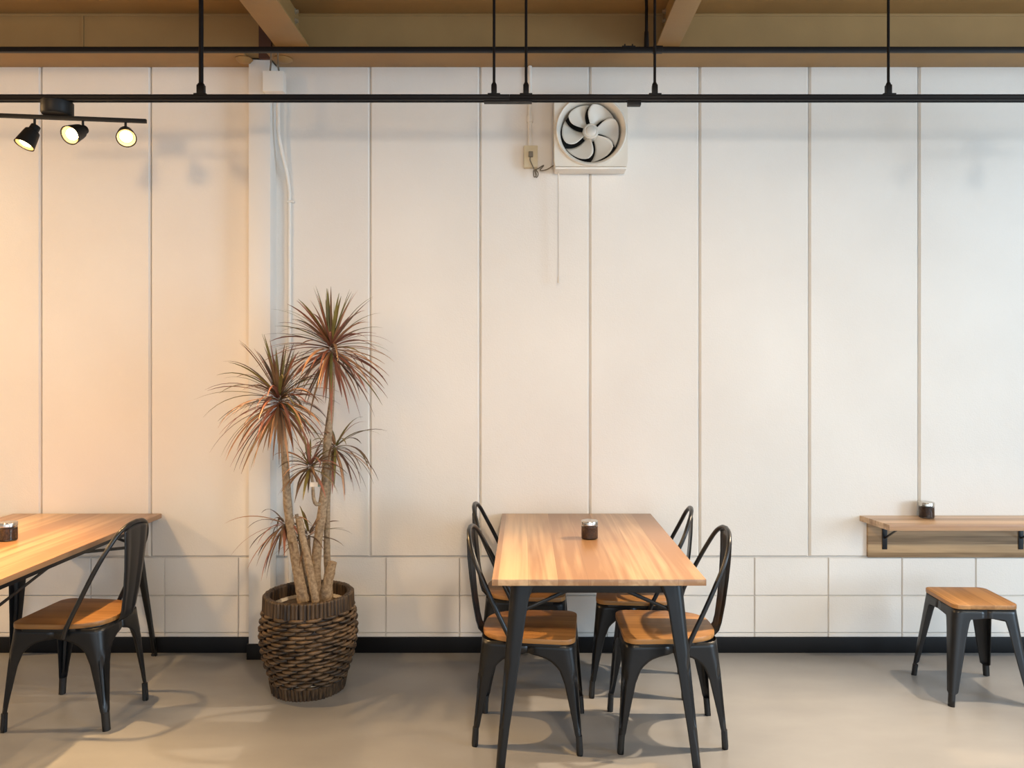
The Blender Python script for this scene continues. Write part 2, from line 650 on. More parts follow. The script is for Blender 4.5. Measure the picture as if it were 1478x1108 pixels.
def cross_beam(x0, x1, label, bolt_side):
    cx = (x0 + x1) / 2
    e = thing('ceiling_beam', label, 'beam', (cx, YB, 3.19))
    e['kind'] = 'structure'
    hw = (x1 - x0) / 2
    L = 3.965 - YB
    b = bmesh.new()
    box(b, -hw, hw, 0, L, 0, 0.012, 0.0015)
    obj('bottom_flange', b, 'beam', e)
    b = bmesh.new()
    box(b, -0.004, 0.004, 0, YW - 0.001 - YB, 0.012, 0.22)
    obj('web', b, 'beam', e)
    b = bmesh.new()
    box(b, -hw, hw, 0, L, 0.22, 0.232, 0.0015)
    obj('top_flange', b, 'beam', e)
    for dz in (0.09, 0.15, 0.20):
        b = bmesh.new()
        lathe(b, [(0, 0.012), (0.010, 0.012), (0.010, 0.0), (0.016, 0.0), (0.016, -0.004)], 6, Matrix.Rotation(PI / 2 * bolt_side, 4, 'Y'))
        o = obj('bolt', b, 'bolt', e)
        o.location = (0.008 * bolt_side, L + 0.035, dz)


cross_beam(-1.285, -1.115, 'beige steel cross beam meeting the wall beam above the plant', 1)
cross_beam(0.675, 0.793, 'beige steel cross beam meeting the wall beam right of the fan', -1)

# ------------------------------------------------------------------ tracks, rods
TY, TZ = 3.46, 2.752      # centre of the lower track


def rod_clamp(bmesh_obj, x, w=0.011):
    box(bmesh_obj, x - w, x + w, -0.012, 0.012, 0.012, 0.058, 0.003)
    lathe(bmesh_obj, [(w, 0.055), (w * 0.9, 0.062), (0.006, 0.072), (0.0, 0.074)], 10, Matrix.Translation((x, 0, 0)))
    box(bmesh_obj, x - 0.028, x + 0.028, -0.017, 0.017, 0.010, 0.017, 0.001)


def make_track(x0, x1, rods, label, thick_rod=None, coupler=None, feed=None):
    cx = (x0 + x1) / 2
    e = thing('lighting_track', label, 'track', (cx, TY, TZ), 0, 'black tracks hung in front of the wall')
    b = bmesh.new()
    # U-shaped duct with a slot below
    box(b, x0 - cx, x1 - cx, -0.016, 0.016, -0.004, 0.012, 0.002)
    box(b, x0 - cx, x1 - cx, -0.016, -0.007, -0.016, -0.003, 0.001)
    box(b, x0 - cx, x1 - cx, 0.007, 0.016, -0.016, -0.003, 0.001)
    obj('duct', b, 'track', e)
    for rx in rods:
        r = 0.0105 if rx == thick_rod else 0.0062
        b = bmesh.new()
        tube(b, [(rx - cx, 0, 0.012), (rx - cx, 0, H - TZ - 0.001)], r, 10)
        ro = obj('hanging_rod', b, 'track', e)
        b = bmesh.new()
        rod_clamp(b, rx - cx, 0.017 if rx == thick_rod else 0.0125)
        obj('clamp', b, 'track', ro)
    if coupler:
        b = bmesh.new()
        box(b, coupler[0] - cx, coupler[1] - cx, -0.018, 0.018, -0.0225, -0.0164, 0.001)
        obj('coupler', b, 'track', e)
    if feed:
        b = bmesh.new()
        box(b, feed - 0.03 - cx, feed + 0.03 - cx, -0.016, 0.016, -0.036, -0.012, 0.003)
        obj('plug_adapter', b, 'track', e)
    return e


make_track(X0 + 0.05, -0.0702, [-4.2, -1.458, -0.14], 'black lighting track carrying the spotlights above the left table and plant', thick_rod=-1.458)
make_track(-0.0698, X1 - 0.05, [0.004, 0.583, 1.634, 3.3], 'black lighting track hanging in front of the exhaust fan', coupler=(-0.185, 0.03), feed=0.49)

# upper, thinner duct close under the beams
UY, UZ = 3.74, 3.083
e = thing('upper_duct', 'thin black conduit rail running just below the ceiling beams', 'rail', (0, UY, UZ))
b = bmesh.new()
box(b, X0 + 0.02, X1 - 0.02, -0.012, 0.012, -0.012, 0.012, 0.003)
obj('rail', b, 'track', e)
for rx in (-3.2, 0.59, 3.5):
    b = bmesh.new()
    tube(b, [(rx, 0, 0.01), (rx, 0, H - UZ - 0.001)], 0.008, 10)
    ro = obj('hanging_rod', b, 'track', e)
    b = bmesh.new()
    tube(b, [(rx, 0, 0.012), (rx, 0, 0.045), (rx, 0, 0.085), (rx, 0, 0.098)], [0.0125, 0.012, 0.0105, 0.007], 12)
    obj('clamp', b, 'track', ro)
b = bmesh.new()
box(b, 0.47, 0.535, -0.013, 0.013, 0.009, 0.016, 0.001)
for xx in (0.485, 0.522):
    tube(b, [(xx, 0, 0.012), (xx, 0, 0.028)], 0.0035, 8)
obj('saddle_clip', b, 'track', e)
b = bmesh.new()
box(b, 0.62, 0.668, -0.015, 0.015, -0.014, 0.016, 0.003)
obj('coupler', b, 'track', e)


# ------------------------------------------------------------------ spotlight bars
def look_matrix(d):
    return Vector(d).normalized().to_track_quat('Z', 'Y').to_matrix().to_4x4()


LIGHTS = []


def spot_bar(x_box, label, heads, yaw, box_dx=0.0):
    """plug box on the track, a thin bar below it, three heads"""
    e = thing('spotlight_bar', label, 'spotlight', (x_box, TY, TZ), 0)
    b = bmesh.new()
    prof = [(0, -0.0168), (0.062, -0.0168), (0.066, -0.021), (0.066, -0.070), (0.060, -0.078), (0, -0.080)]
    lathe(b, prof, 28)
    obj('plug_box', b, 'lamp_black', e)
    rot = Matrix.Rotation(yaw, 4, 'Z')
    b = bmesh.new()
    t = bmesh.new()
    box(t, -0.40 + box_dx, 0.40 + box_dx, -0.008, 0.008, -0.098, -0.080, 0.002)
    merge(b, t, 0, rot)
    obj('bar', b, 'lamp_black', e)
    for hx, d in heads:
        base = rot @ Vector((hx, 0, -0.095))
        d = Vector(d).normalized()
        hd = bpy.data.objects.new('spot_head', None)
        COL.objects.link(hd)
        hd.parent = e
        hd.location = base
        piv = Vector((0, 0, -0.045))
        mt = Matrix.Translation(piv) @ look_matrix(d)
        b = bmesh.new()
        tube(b, [(0, 0, 0), (0, 0, -0.035), (0, 0, -0.052)], 0.0055, 8)
        obj('stem', b, 'lamp_black', hd)
        b = bmesh.new()
        prof = [(0, -0.012), (0.020, -0.012), (0.021, 0.012), (0.031, 0.020), (0.034, 0.036), (0.042, 0.094), (0.0425, 0.096), (0.040, 0.096), (0.032, 0.040), (0, 0.034)]
        lathe(b, prof, 28, mt)
        obj('shade', b, 'lamp_black', hd, angle=30)
        b = bmesh.new()
        prof = [(0, 0.036), (0.030, 0.042), (0.0385, 0.093), (0.0375, 0.093), (0.029, 0.044), (0, 0.038)]
        lathe(b, prof, 28, mt)
        obj('reflector', b, 'lampin', hd, angle=30)
        b = bmesh.new()
        prof = [(0, 0.046), (0.014, 0.050), (0.022, 0.062), (0.026, 0.074), (0.023, 0.086), (0.012, 0.092), (0, 0.093)]
        lathe(b, prof, 20, mt)
        obj('bulb', b, 'bulb', hd)
        LIGHTS.append((Vector((x_box, TY, TZ)) + base + mt.to_3x3() @ Vector((0, 0, 0.10)) + piv, d))
    return e


spot_bar(-2.105, 'black bar of three warm spotlights hanging from the track above the left table',
         [(-0.095, (-0.26, -0.36, -0.90)), (0.108, (-0.12, -0.86, -0.50)), (0.29, (0.42, -0.74, -0.52))], math.radians(7.5), -0.02)
spot_bar(2.64, 'black bar of three warm spotlights on the track past the wall shelf',
         [(-0.29, (-0.62, -0.46, -0.80)), (0.0, (-0.1, -0.55, -0.8)), (0.29, (0.25, -0.2, -0.9))], 0.0, 0.08)


def spot(name, loc, d, power, col, size=130, blend=0.6, rad=0.03):
    l = bpy.data.lights.new(name, 'SPOT')
    l.energy = power
    l.color = col
    l.spot_size = math.radians(size)
    l.spot_blend = blend
    l.shadow_soft_size = rad
    o = bpy.data.objects.new(name, l)
    COL.objects.link(o)
    o.location = loc
    o.rotation_euler = Vector(d).to_track_quat('-Z', 'Y').to_euler()
    return o


WARM = (1.0, 0.615, 0.27)
WARM2 = (1.0, 0.77, 0.53)
WARM3 = (1.0, 0.90, 0.76)
powers = [330, 60, 430, 420, 200, 60]
sizes = [94, 130, 124, 92, 124, 90]
for (loc, d), pw, sz in zip(LIGHTS, powers, sizes):
    spot('spot_lamp', loc, d, pw, WARM if loc.x < 0 else WARM2, sz, 0.7)
# the same fittings further along the room's tracks
spot('spot_lamp', (-5.2, 3.3, 2.62), (0.75, 0.25, -0.65), 290, WARM, 140, 1.0)
spot('spot_lamp', (-2.9, 0.6, 2.55), (0.08, 1, -0.45), 170, WARM, 92, 1.0, 0.14)
spot('spot_lamp', (0.4, 0.6, 2.55), (0.0, 1, -0.62), 165, WARM2, 98, 1.0, 0.14)
spot('spot_lamp', (3.4, 0.6, 2.55), (-0.1, 1, -0.5), 70, WARM3, 98, 1.0, 0.14)


def area(name, loc, d, sx, sy, power, col):
    l = bpy.data.lights.new(name, 'AREA')
    l.shape = 'RECTANGLE'
    l.size = sx
    l.size_y = sy
    l.energy = power
    l.color = col
    o = bpy.data.objects.new(name, l)
    COL.objects.link(o)
    o.location = loc
    o.rotation_euler = Vector(d).to_track_quat('-Z', 'Z').to_euler()
    return o


DAY = (0.66, 0.83, 1.0)
area('daylight', (-3.8, YB - 0.1, 1.45), (0, 1, 0), 2.8, 2.2, 30, DAY)
area('daylight', (0.0, YB - 0.1, 1.45), (0, 1, 0), 3.2, 2.2, 60, DAY)
area('daylight', (3.9, YB - 0.1, 1.45), (0, 1, 0), 3.0, 2.2, 100, DAY)
area('daylight', (X1 + 0.1, 0.0, 1.65), (-1, 0.12, 0), 5.2, 2.1, 600, (0.58, 0.79, 1.0))


# ------------------------------------------------------------------ sheet-metal legs
def leg_shell(bm, foot, top, u_foot, v_foot, u_top, v_top, wtab, z1, rtab, zs, dent=None, half=None):
    """L-shaped sheet leg: corner goes foot->top, wings along u and v; width by height from wtab"""
    rings = []
    for z in zs:
        t = z / z1
        c = Vector(foot).lerp(Vector(top), t)
        u = Vector(u_foot).lerp(Vector(u_top), t).normalized()
        v = Vector(v_foot).lerp(Vector(v_top), t).normalized()
        wu = wv = lerp_table(wtab, z)
        if half:
            wu = min(wu, half[0](t)) if z < z1 * 0.90 else half[0](t)
            wv = min(wv, half[1](t)) if z < z1 * 0.90 else half[1](t)
        r = min(lerp_table(rtab, z), 0.95 * min(wu, wv))
        dn = 0.0
        if dent and dent[0] < z < dent[1]:
            dn = dent[2] * min(1, (z - dent[0]) / 0.05, (dent[1] - z) / 0.05)
        path = []
        for k in range(5):
            path.append(c + u * (wu + (r - wu) * k / 4))
        na = 6
        for k in range(1, na):
            a = PI / 2 * k / na
            q = c + u * (r * (1 - math.sin(a))) + v * (r * (1 - math.cos(a)))
            if dn and 1 < k < na - 1:
                q = q + (u + v) * dn
            path.append(q)
        for k in range(5):
            path.append(c + v * (r + (wv - r) * k / 4))
        rings.append([bm.verts.new((p.x, p.y, z)) for p in path])
    for a, b_ in zip(rings, rings[1:]):
        for k in range(len(a) - 1):
            bm.faces.new((a[k], a[k + 1], b_[k + 1], b_[k]))


def solid(o, th, off=0.0):
    m = o.modifiers.new('thickness', 'SOLIDIFY')
    m.thickness = th
    m.offset = off
    return o


# ------------------------------------------------------------------ dining chair (faces +x)
SEAT_Z = 0.434


def seat_outline(grow=0.0):
    pts = []
    xf, hw, hb = 0.195 + grow, 0.187 + grow, 0.150 + grow
    rf = 0.05

    def arc(cx, cy, r, a0, a1, n):
        for k in range(n + 1):
            a = math.radians(a0 + (a1 - a0) * k / n)
            pts.append((cx + r * math.cos(a), cy + r * math.sin(a)))
    arc(xf - rf, -hw + rf, rf, -90, 0, 7)
    arc(xf - rf, hw - rf, rf, 0, 90, 7)
    # tapering side then a broad round back
    n = 16
    for k in range(n + 1):
        a = PI / 2 + PI * k / n
        ex = 0.62
        ca, sa = math.cos(a), math.sin(a)
        xx = -0.03 + (0.165 + grow) * (abs(ca) ** ex) * (-1)
        yy = (hw - 0.006) * (abs(sa) ** ex) * (1 if sa > 0 else -1)
        taper = 1 - 0.16 * ((-0.03 - xx) / 0.165)
        pts.append((xx, yy * taper))
    return pts


def make_chair():
    e = thing('dining_chair', 'x', 'chair', (0, 0, 0), 0, 'black metal chairs at the tables')
    b = bmesh.new()
    prism(b, seat_outline(), SEAT_Z, SEAT_Z + 0.021, 0, 0.004)
    obj('seat', b, 'seat_wood', e, angle=35)
    # legs
    ZT = SEAT_Z - 0.001
    wt = [(0, 0.021), (0.075, 0.022), (0.085, 0.025), (0.13, 0.030), (0.20, 0.040), (0.28, 0.052), (0.33, 0.068), (0.355, 0.088), (0.372, 0.115), (0.384, 0.15), (0.392, 0.20)]
    rt = [(0, 0.012), (0.085, 0.014), (0.3, 0.024), (0.40, 0.045), (0.434, 0.05)]
    zs = [0.0, 0.03, 0.06, 0.075, 0.085, 0.10, 0.13, 0.17, 0.21, 0.25, 0.28, 0.305, 0.33, 0.345, 0.36, 0.372, 0.381, 0.388, 0.395, 0.41, ZT]
    F0, B0 = Vector((0.224, 0.200, 0)), Vector((-0.226, 0.160, 0))
    F1, B1 = Vector((0.192, 0.185, ZT)), Vector((-0.188, 0.155, ZT))
    for sy in (-1, 1):
        def fl(p):
            return Vector((p.x, p.y * sy, p.z))
        for front in (True, False):
            f0, f1 = (F0, F1) if front else (B0, B1)
            g0, g1 = (B0, B1) if front else (F0, F1)
            foot, top = fl(f0), fl(f1)
            ux0 = (fl(g0) - foot)
            ux1 = (fl(g1) - top)
            vy = Vector((0, -sy, 0))
            b = bmesh.new()
            lu0, lu1 = ux0.length / 2, ux1.length / 2
            lv0, lv1 = f0.y, f1.y
            ux0.z = ux1.z = 0
            leg_shell(b, foot, top, ux0.normalized(), vy, ux1.normalized(), vy, wt, ZT, rt, zs,
                      dent=(0.085, 0.33, 0.0075), half=(lambda t, a=lu0, c=lu1: a + (c - a) * t, lambda t, a=lv0, c=lv1: a + (c - a) * t))
            lg = solid(obj('leg', b, 'black', e, angle=50), 0.0026)
            b = bmesh.new()
            cfoot = foot + ux0.normalized() * 0.0115 + vy * 0.0115
            ctop = cfoot.lerp(top, 0.16)
            ctop.z = 0.078
            tube(b, [(cfoot.x, cfoot.y, 0.0), (cfoot.x, cfoot.y, 0.012), tuple(ctop)], [0.0125, 0.0135, 0.0125], 12)
            obj('foot_cap', b, 'rubber', lg)
    # rim under the seat
    b = bmesh.new()
    prism(b, [(x * 0.985, y * 0.985) for x, y in seat_outline(-0.002)], SEAT_Z - 0.012, SEAT_Z - 0.0005, 0, 0.002)
    obj('seat_frame', b, 'black', e)
    # under-seat cross braces
    b = bmesh.new()
    tube(b, [(0.177, 0.167, 0.36), (-0.175, -0.136, 0.36)], 0.005, 8)
    tube(b, [(0.177, -0.167, 0.352), (-0.175, 0.136, 0.352)], 0.005, 8)
    obj('cross_brace', b, 'black', e)
    # tubular hoop back
    ctrl = [(-0.050, 0.187, 0.400), (-0.066, 0.188, 0.450), (-0.120, 0.184, 0.560), (-0.170, 0.175, 0.665), (-0.212, 0.155, 0.752),
            (-0.240, 0.112, 0.820), (-0.254, 0.058, 0.852), (-0.258, 0.0, 0.860)]
    pts = spline(ctrl, 7)
    pts = pts + [Vector((p.x, -p.y, p.z)) for p in reversed(pts[:-1])]
    b = bmesh.new()
    tube(b, pts, 0.0098, 10)
    obj('back_hoop', b, 'gunmetal', e, angle=60)
    # flat splat
    prof = [(-0.165, 0.418, 0.052), (-0.196, 0.425, 0.052), (-0.214, 0.445, 0.053), (-0.224, 0.48, 0.056), (-0.237, 0.56, 0.064), (-0.248, 0.66, 0.074), (-0.255, 0.75, 0.083), (-0.257, 0.825, 0.089)]
    b = bmesh.new()
    rows = []
    for (x, z, hw) in prof:
        row = []
        for k in range(13):
            s = -1 + 2 * k / 12
            em = 0.006 if (abs(s) < 0.6 and z > 0.47 and z < 0.84) else 0.0
            row.append(b.verts.new((x - 0.010 * (1 - s * s) * 0.6 + em, s * hw, z)))
        rows.append(row)
    # last row follows the hoop
    row = []
    for k in range(13):
        s = -1 + 2 * k / 12
        y = s * 0.090
        zz = 0.860 - 0.006 - (y * y) * 3.0
        row.append(b.verts.new((-0.256, y, zz)))
    rows.append(row)
    for r0, r1 in zip(rows, rows[1:]):
        for k in range(12):
            b.faces.new((r0[k], r0[k + 1], r1[k + 1], r1[k]))
    solid(obj('back_splat', b, 'gunmetal', e, angle=60), 0.003)
    return e


chair0 = make_chair()
spots = [
    (0.022, 3.265, -5.0, 'black metal chair with wooden seat, on the left of the centre table, nearer the viewer'),
    (0.005, 3.815, -3.0, 'black metal chair with wooden seat, on the left of the centre table, nearer the wall'),
    (0.594, 3.260, 180.0, 'black metal chair with wooden seat, on the right of the centre table, nearer the viewer'),
    (0.546, 3.746, 172.4, 'black metal chair with wooden seat, on the right of the centre table, nearer the wall'),
    (-1.983, 3.428, 176.5, 'black metal chair with wooden seat pulled out at the long table left of the plant'),
]
for k, (x, y, a, lab) in enumerate(spots):
    c = chair0 if k == 0 else copy_tree(chair0)
    c.location = (x, y, 0)
    c.rotation_euler = (0, 0, math.radians(a))
    c['label'] = lab


# ------------------------------------------------------------------ tables
def make_table(label, L=1.275):
    W, HT, TH = 0.80, 0.752, 0.024
    e = thing('dining_table', label, 'table', (0, 0, 0), 0, 'wooden topped tables with black legs')
    b = bmesh.new()
    box(b, -W / 2, W / 2, -L / 2, L / 2, HT - TH, HT, 0.0025)
    obj('tabletop', b, 'table_wood', e, angle=30)
    b = bmesh.new()
    ix, iy = W / 2 - 0.085, L / 2 - 0.085
    z0, z1 = 0.678, HT - TH - 0.0005
    for s in (-1, 1):
        box(b, -ix, ix, s * iy - 0.004, s * iy + 0.004, z0, z1, 0.002)
        box(b, s * ix - 0.004, s * ix + 0.004, -iy, iy, z0, z1, 0.002)
    obj('apron', b, 'black', e)
    zt = HT - TH - 0.001
    wt = [(0, 0.032), (0.1, 0.034), (0.18, 0.038), (0.35, 0.05), (0.6, 0.066), (0.66, 0.072), (0.70, 0.085), (0.727, 0.10)]
    rt = [(0, 0.014), (0.2, 0.02), (0.7, 0.034)]
    zs = [0, 0.06, 0.12, 0.175, 0.185, 0.2, 0.25, 0.32, 0.38, 0.42, 0.44, 0.46, 0.52, 0.58, 0.63, 0.66, 0.68, 0.70, 0.715, zt]
    for sx in (-1, 1):
        for sy in (-1, 1):
            foot = Vector((sx * (W / 2 - 0.012), sy * (L / 2 - 0.015), 0))
            top = Vector((sx * (W / 2 - 0.072), sy * (L / 2 - 0.075), zt))
            u, v = Vector((-sx, 0, 0)), Vector((0, -sy, 0))
            b = bmesh.new()
            leg_shell(b, foot, top, u, v, u, v, wt, zt, rt, zs, dent=(0.16, 0.44, 0.0065))
            lg = solid(obj('leg', b, 'black', e, angle=50), 0.003)
            b = bmesh.new()
            cx, cy = foot.x - sx * 0.016, foot.y - sy * 0.016
            tube(b, [(cx, cy, 0), (cx, cy, 0.01)], 0.013, 12)
            obj('foot_cap', b, 'rubber', lg)
            # braces
            q = foot.lerp(top, 0.595 / zt) + Vector((-sx * 0.02, -sy * 0.02, 0))
            b = bmesh.new()
            tube(b, [q, (q.x - sx * 0.215, sy * (iy - 0.02), z0 + 0.006)], 0.0075, 8, sx=1.0, sy=0.5)
            obj('short_brace', b, 'black', e)
            b = bmesh.new()
            tube(b, [q, (sx * (ix - 0.02), q.y - sy * 0.5, z0 + 0.006)], 0.0075, 8, sx=1.0, sy=0.5)
            obj('long_brace', b, 'black', e)
    return e


TYC = (2.866 + 4.141) / 2
t1 = make_table('centre oak-topped table with black metal legs and four chairs around it')
t1.location = (0.276, TYC, 0)
t2 = make_table('oak-topped table with black metal legs on the left, cut by the picture edge', 1.36)
t2.location = (-2.357, 4.141 - 0.68, 0)


# ------------------------------------------------------------------ jars
def make_jar(label):
    e = thing('spice_jar', label, 'jar', (0, 0, 0), 0, 'small glass jars with silver lids')
    b = bmesh.new()
    R = 0.0385
    prof = [(0, 0.0), (R - 0.004, 0.0), (R, 0.004), (R, 0.060), (R - 0.003, 0.064), (R - 0.003, 0.074),
            (R - 0.006, 0.074), (R - 0.006, 0.062), (R - 0.0025, 0.058), (R - 0.0025, 0.006), (R - 0.005, 0.003), (0, 0.003)]
    lathe(b, prof, 36)
    obj('glass_body', b, 'glass', e, angle=35)
    b = bmesh.new()
    R2 = R - 0.0023
    lathe(b, [(0, 0.0035), (R2 - 0.003, 0.0035), (R2, 0.0065), (R2, 0.0575), (R2 * 0.6, 0.0605), (0, 0.060)], 28)
    obj('spice_filling', b, 'spice', e)
    b = bmesh.new()
    lathe(b, [(0, 0.0645), (R - 0.0025, 0.0645), (R + 0.0005, 0.0650), (R + 0.0005, 0.080), (R - 0.001, 0.083), (R - 0.004, 0.0838), (0, 0.0838)], 36)
    obj('lid', b, 'steel', e, angle=30)
    return e


jar0 = make_jar('glass spice jar with silver lid on the centre table')
jar0.location = (0.297, 3.546, 0.752)
j = copy_tree(jar0)
j['label'] = 'glass spice jar with silver lid on the left table, cut by the picture edge'
j.location = (-2.36, 3.51, 0.752)
j = copy_tree(jar0)
j['label'] = 'glass spice jar with silver lid on the wall shelf'
j.location = (2.138, 4.096, 0.7392)

# ------------------------------------------------------------------ wall shelf
SZ = 0.739
e = thing('wall_shelf', 'long narrow wooden wall shelf with backboard and black brackets above the stool', 'shelf', (1.8, WALL_Y, SZ))
x1 = 4.3
b = bmesh.new()
prism(b, [(0.008, 0.0), (0.050, -0.250), (x1 - 1.8, -0.250), (x1 - 1.8, 0.0)], -0.030, 0.0, 0, 0.002)
obj('shelf_board', b, 'shelf_wood', e)
b = bmesh.new()
box(b, 0.045, x1 - 1.8, -0.020, -0.0005, -0.222, -0.0305, 0.002)
obj('backboard', b, 'shelf_back', e)
for bx in (0.133, 0.865, 1.6):
    b = bmesh.new()
    box(b, bx - 0.013, bx + 0.013, -0.025, -0.0205, -0.178, -0.031, 0.001)
    box(b, bx - 0.013, bx + 0.013, -0.215, -0.0205, -0.0355, -0.0308, 0.001)
    br = obj('bracket', b, 'black', e)
    b = bmesh.new()
    tube(b, [(bx, -0.022, -0.118), (bx, -0.180, -0.034)], 0.008, 8, sx=0.5)
    obj('strut', b, 'black', br)

# ------------------------------------------------------------------ stool
e = thing('stool', 'low black metal stool with square wooden seat below the wall shelf', 'stool', (2.122, 3.672, 0), math.radians(-1.5))


def rrect(hx, hy, r, n=6):
    pts = []
    for cx, cy, a0 in ((hx - r, -hy + r, -90), (hx - r, hy - r, 0), (-hx + r, hy - r, 90), (-hx + r, -hy + r, 180)):
        for k in range(n + 1):
            a = math.radians(a0 + 90 * k / n)
            pts.append((cx + r * math.cos(a), cy + r * math.sin(a)))
    return pts


b = bmesh.new()
prism(b, rrect(0.148, 0.148, 0.036), 0.430, 0.450, 0, 0.003)
obj('seat', b, 'stool_wood', e, angle=35)
b = bmesh.new()
prism(b, rrect(0.143, 0.143, 0.034), 0.418, 0.4295, 0, 0.002)
obj('seat_frame', b, 'gunmetal', e)
ZT = 0.429
wt = [(0, 0.020), (0.055, 0.021), (0.062, 0.032), (0.2, 0.048), (0.33, 0.062), (0.372, 0.069), (0.384, 0.074), (0.390, 0.084), (0.393, 0.145)]
rt = [(0, 0.012), (0.06, 0.016), (0.30, 0.030), (0.43, 0.036)]
zs = [0, 0.03, 0.054, 0.062, 0.1, 0.15, 0.2, 0.25, 0.30, 0.33, 0.36, 0.372, 0.384, 0.390, 0.393, 0.41, ZT]
for sx in (-1, 1):
    for sy in (-1, 1):
        foot = Vector((sx * 0.190, sy * 0.190, 0))
        top = Vector((sx * 0.145, sy * 0.145, ZT))
        u, v = Vector((-sx, 0, 0)), Vector((0, -sy, 0))
        b = bmesh.new()
        hf = lambda t: 0.190 + (0.145 - 0.190) * t
        leg_shell(b, foot, top, u, v, u, v, wt, ZT, rt, zs, half=(hf, hf))
        lg = solid(obj('leg', b, 'gunmetal', e, angle=50), 0.0026)
        b = bmesh.new()
        cx, cy = foot.x - sx * 0.012, foot.y - sy * 0.012
        tube(b, [(cx, cy, 0), (cx - sx * 0.005, cy - sy * 0.005, 0.055)], 0.0125, 12)
        obj('foot_cap', b, 'rubber', lg)
for s in (-1, 1):
    b = bmesh.new()
    tube(b, [(-0.139, -0.139 * s, 0.372 + 0.005 * s), (0.139, 0.139 * s, 0.372 + 0.005 * s)], 0.0048, 8)
    obj('cross_brace', b, 'gunmetal', e)

# ------------------------------------------------------------------ exhaust fan
FX, FZ = 0.3435, 2.774
FY = 4.012   # front plane
e = thing('exhaust_fan', 'square cream wall exhaust fan with six blades and a pull cord', 'fan', (FX, WALL_Y, FZ))
yf = FY - WALL_Y
b = bmesh.new()
hx, hz = 0.1915, 0.186
# housing: frame with a round hole on the front
n = 64
R1 = 0.184
sq = []
ring = []
back = []
for k in range(n):
    a = 2 * PI * k / n
    ca, sa = math.cos(a), math.sin(a)
    m = max(abs(ca) / hx, abs(sa) / hz)
    sq.append(b.verts.new((ca / m, yf, sa / m)))
    ring.append(b.verts.new((ca * R1, yf, sa * R1)))
    back.append(b.verts.new((ca / m, -0.001, sa / m)))
for k in range(n):
    k2 = (k + 1) % n
    b.faces.new((sq[k], sq[k2], ring[k2], ring[k]))
    b.faces.new((sq[k2], sq[k], back[k], back[k2]))
obj('housing', b, 'cream', e, angle=20)
b = bmesh.new()
RX = Matrix.Rotation(PI / 2, 4, 'X')   # lathe axis z -> -y
# rolled bell-mouth ring
prof = [(0.186, -yf - 0.004), (0.187, -yf + 0.010), (0.180, -yf + 0.016), (0.172, -yf + 0.012), (0.163, -yf - 0.008), (0.158, -yf - 0.035), (0.156, -yf - 0.07), (0.156, -yf - 0.13)]
lathe(b, prof, 64, RX)
obj('mouth_ring', b, 'cream', e, angle=60)
b = bmesh.new()
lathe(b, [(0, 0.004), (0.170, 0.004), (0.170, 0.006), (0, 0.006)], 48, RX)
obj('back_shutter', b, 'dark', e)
b = bmesh.new()
lathe(b, [(0, -yf + 0.003), (0.020, -yf + 0.002), (0.027, -yf - 0.002), (0.029, -yf - 0.004), (0.033, -yf - 0.003), (0.040, -yf - 0.010), (0.042, -yf - 0.025), (0.042, -yf - 0.07), (0, -yf - 0.07)], 36, RX)
obj('hub', b, 'cream', e, angle=30)
for kb in range(6):
    a0 = math.radians(60 * kb + 14)
    b = bmesh.new()
    rows = []
    nr, ns = 10, 8
    for i in range(nr + 1):
        t = i / nr
        r = 0.036 + (0.150 - 0.036) * t
        mid = 0.18 * t - 0.30 * t * t
        half = math.radians(19 + 8.5 * math.sin(PI * min(1, t * 0.62)) )
        # round the outer leading corner
        row = []
        for k in range(ns + 1):
            s = -1 + 2 * k / ns
            rr = r
            if t > 0.6:
                rr = r - 0.008 * ((t - 0.6) / 0.4) * max(0, s) ** 3
            sw = 0.30 * t * t * (1 if True else 0)
            ang = a0 + mid + s * half - sw * 0.5
            y = yf + 0.034 - s * (0.006 + 0.017 * (0.4 + 0.6 * t))
            row.append(b.verts.new((rr * math.cos(ang), y, rr * math.sin(ang))))
        rows.append(row)
    for r0, r1 in zip(rows, rows[1:]):
        for k in range(ns):
            b.faces.new((r0[k], r0[k + 1], r1[k + 1], r1[k]))
    solid(obj('blade', b, 'cream', e, angle=60), 0.0015)
b = bmesh.new()
box(b, -hx + 0.005, hx - 0.005, yf + 0.012, -0.03, -hz - 0.012, -hz - 0.0005, 0.003)
obj('drip_tray', b, 'plastic', e)
b = bmesh.new()
tube(b, [P(806, 243, 4.10) - Vector((FX, WALL_Y, FZ)), P(806.5, 300, 4.105) - Vector((FX, WALL_Y, FZ)), P(806.5, 402, 4.11) - Vector((FX, WALL_Y, FZ))], 0.0034, 8)
tube(b, [P(806.5, 399, 4.11) - Vector((FX, WALL_Y, FZ)), P(806.5, 408, 4.11) - Vector((FX, WALL_Y, FZ))], [0.006, 0.0075], 10)
obj('pull_cord', b, 'cord', e)

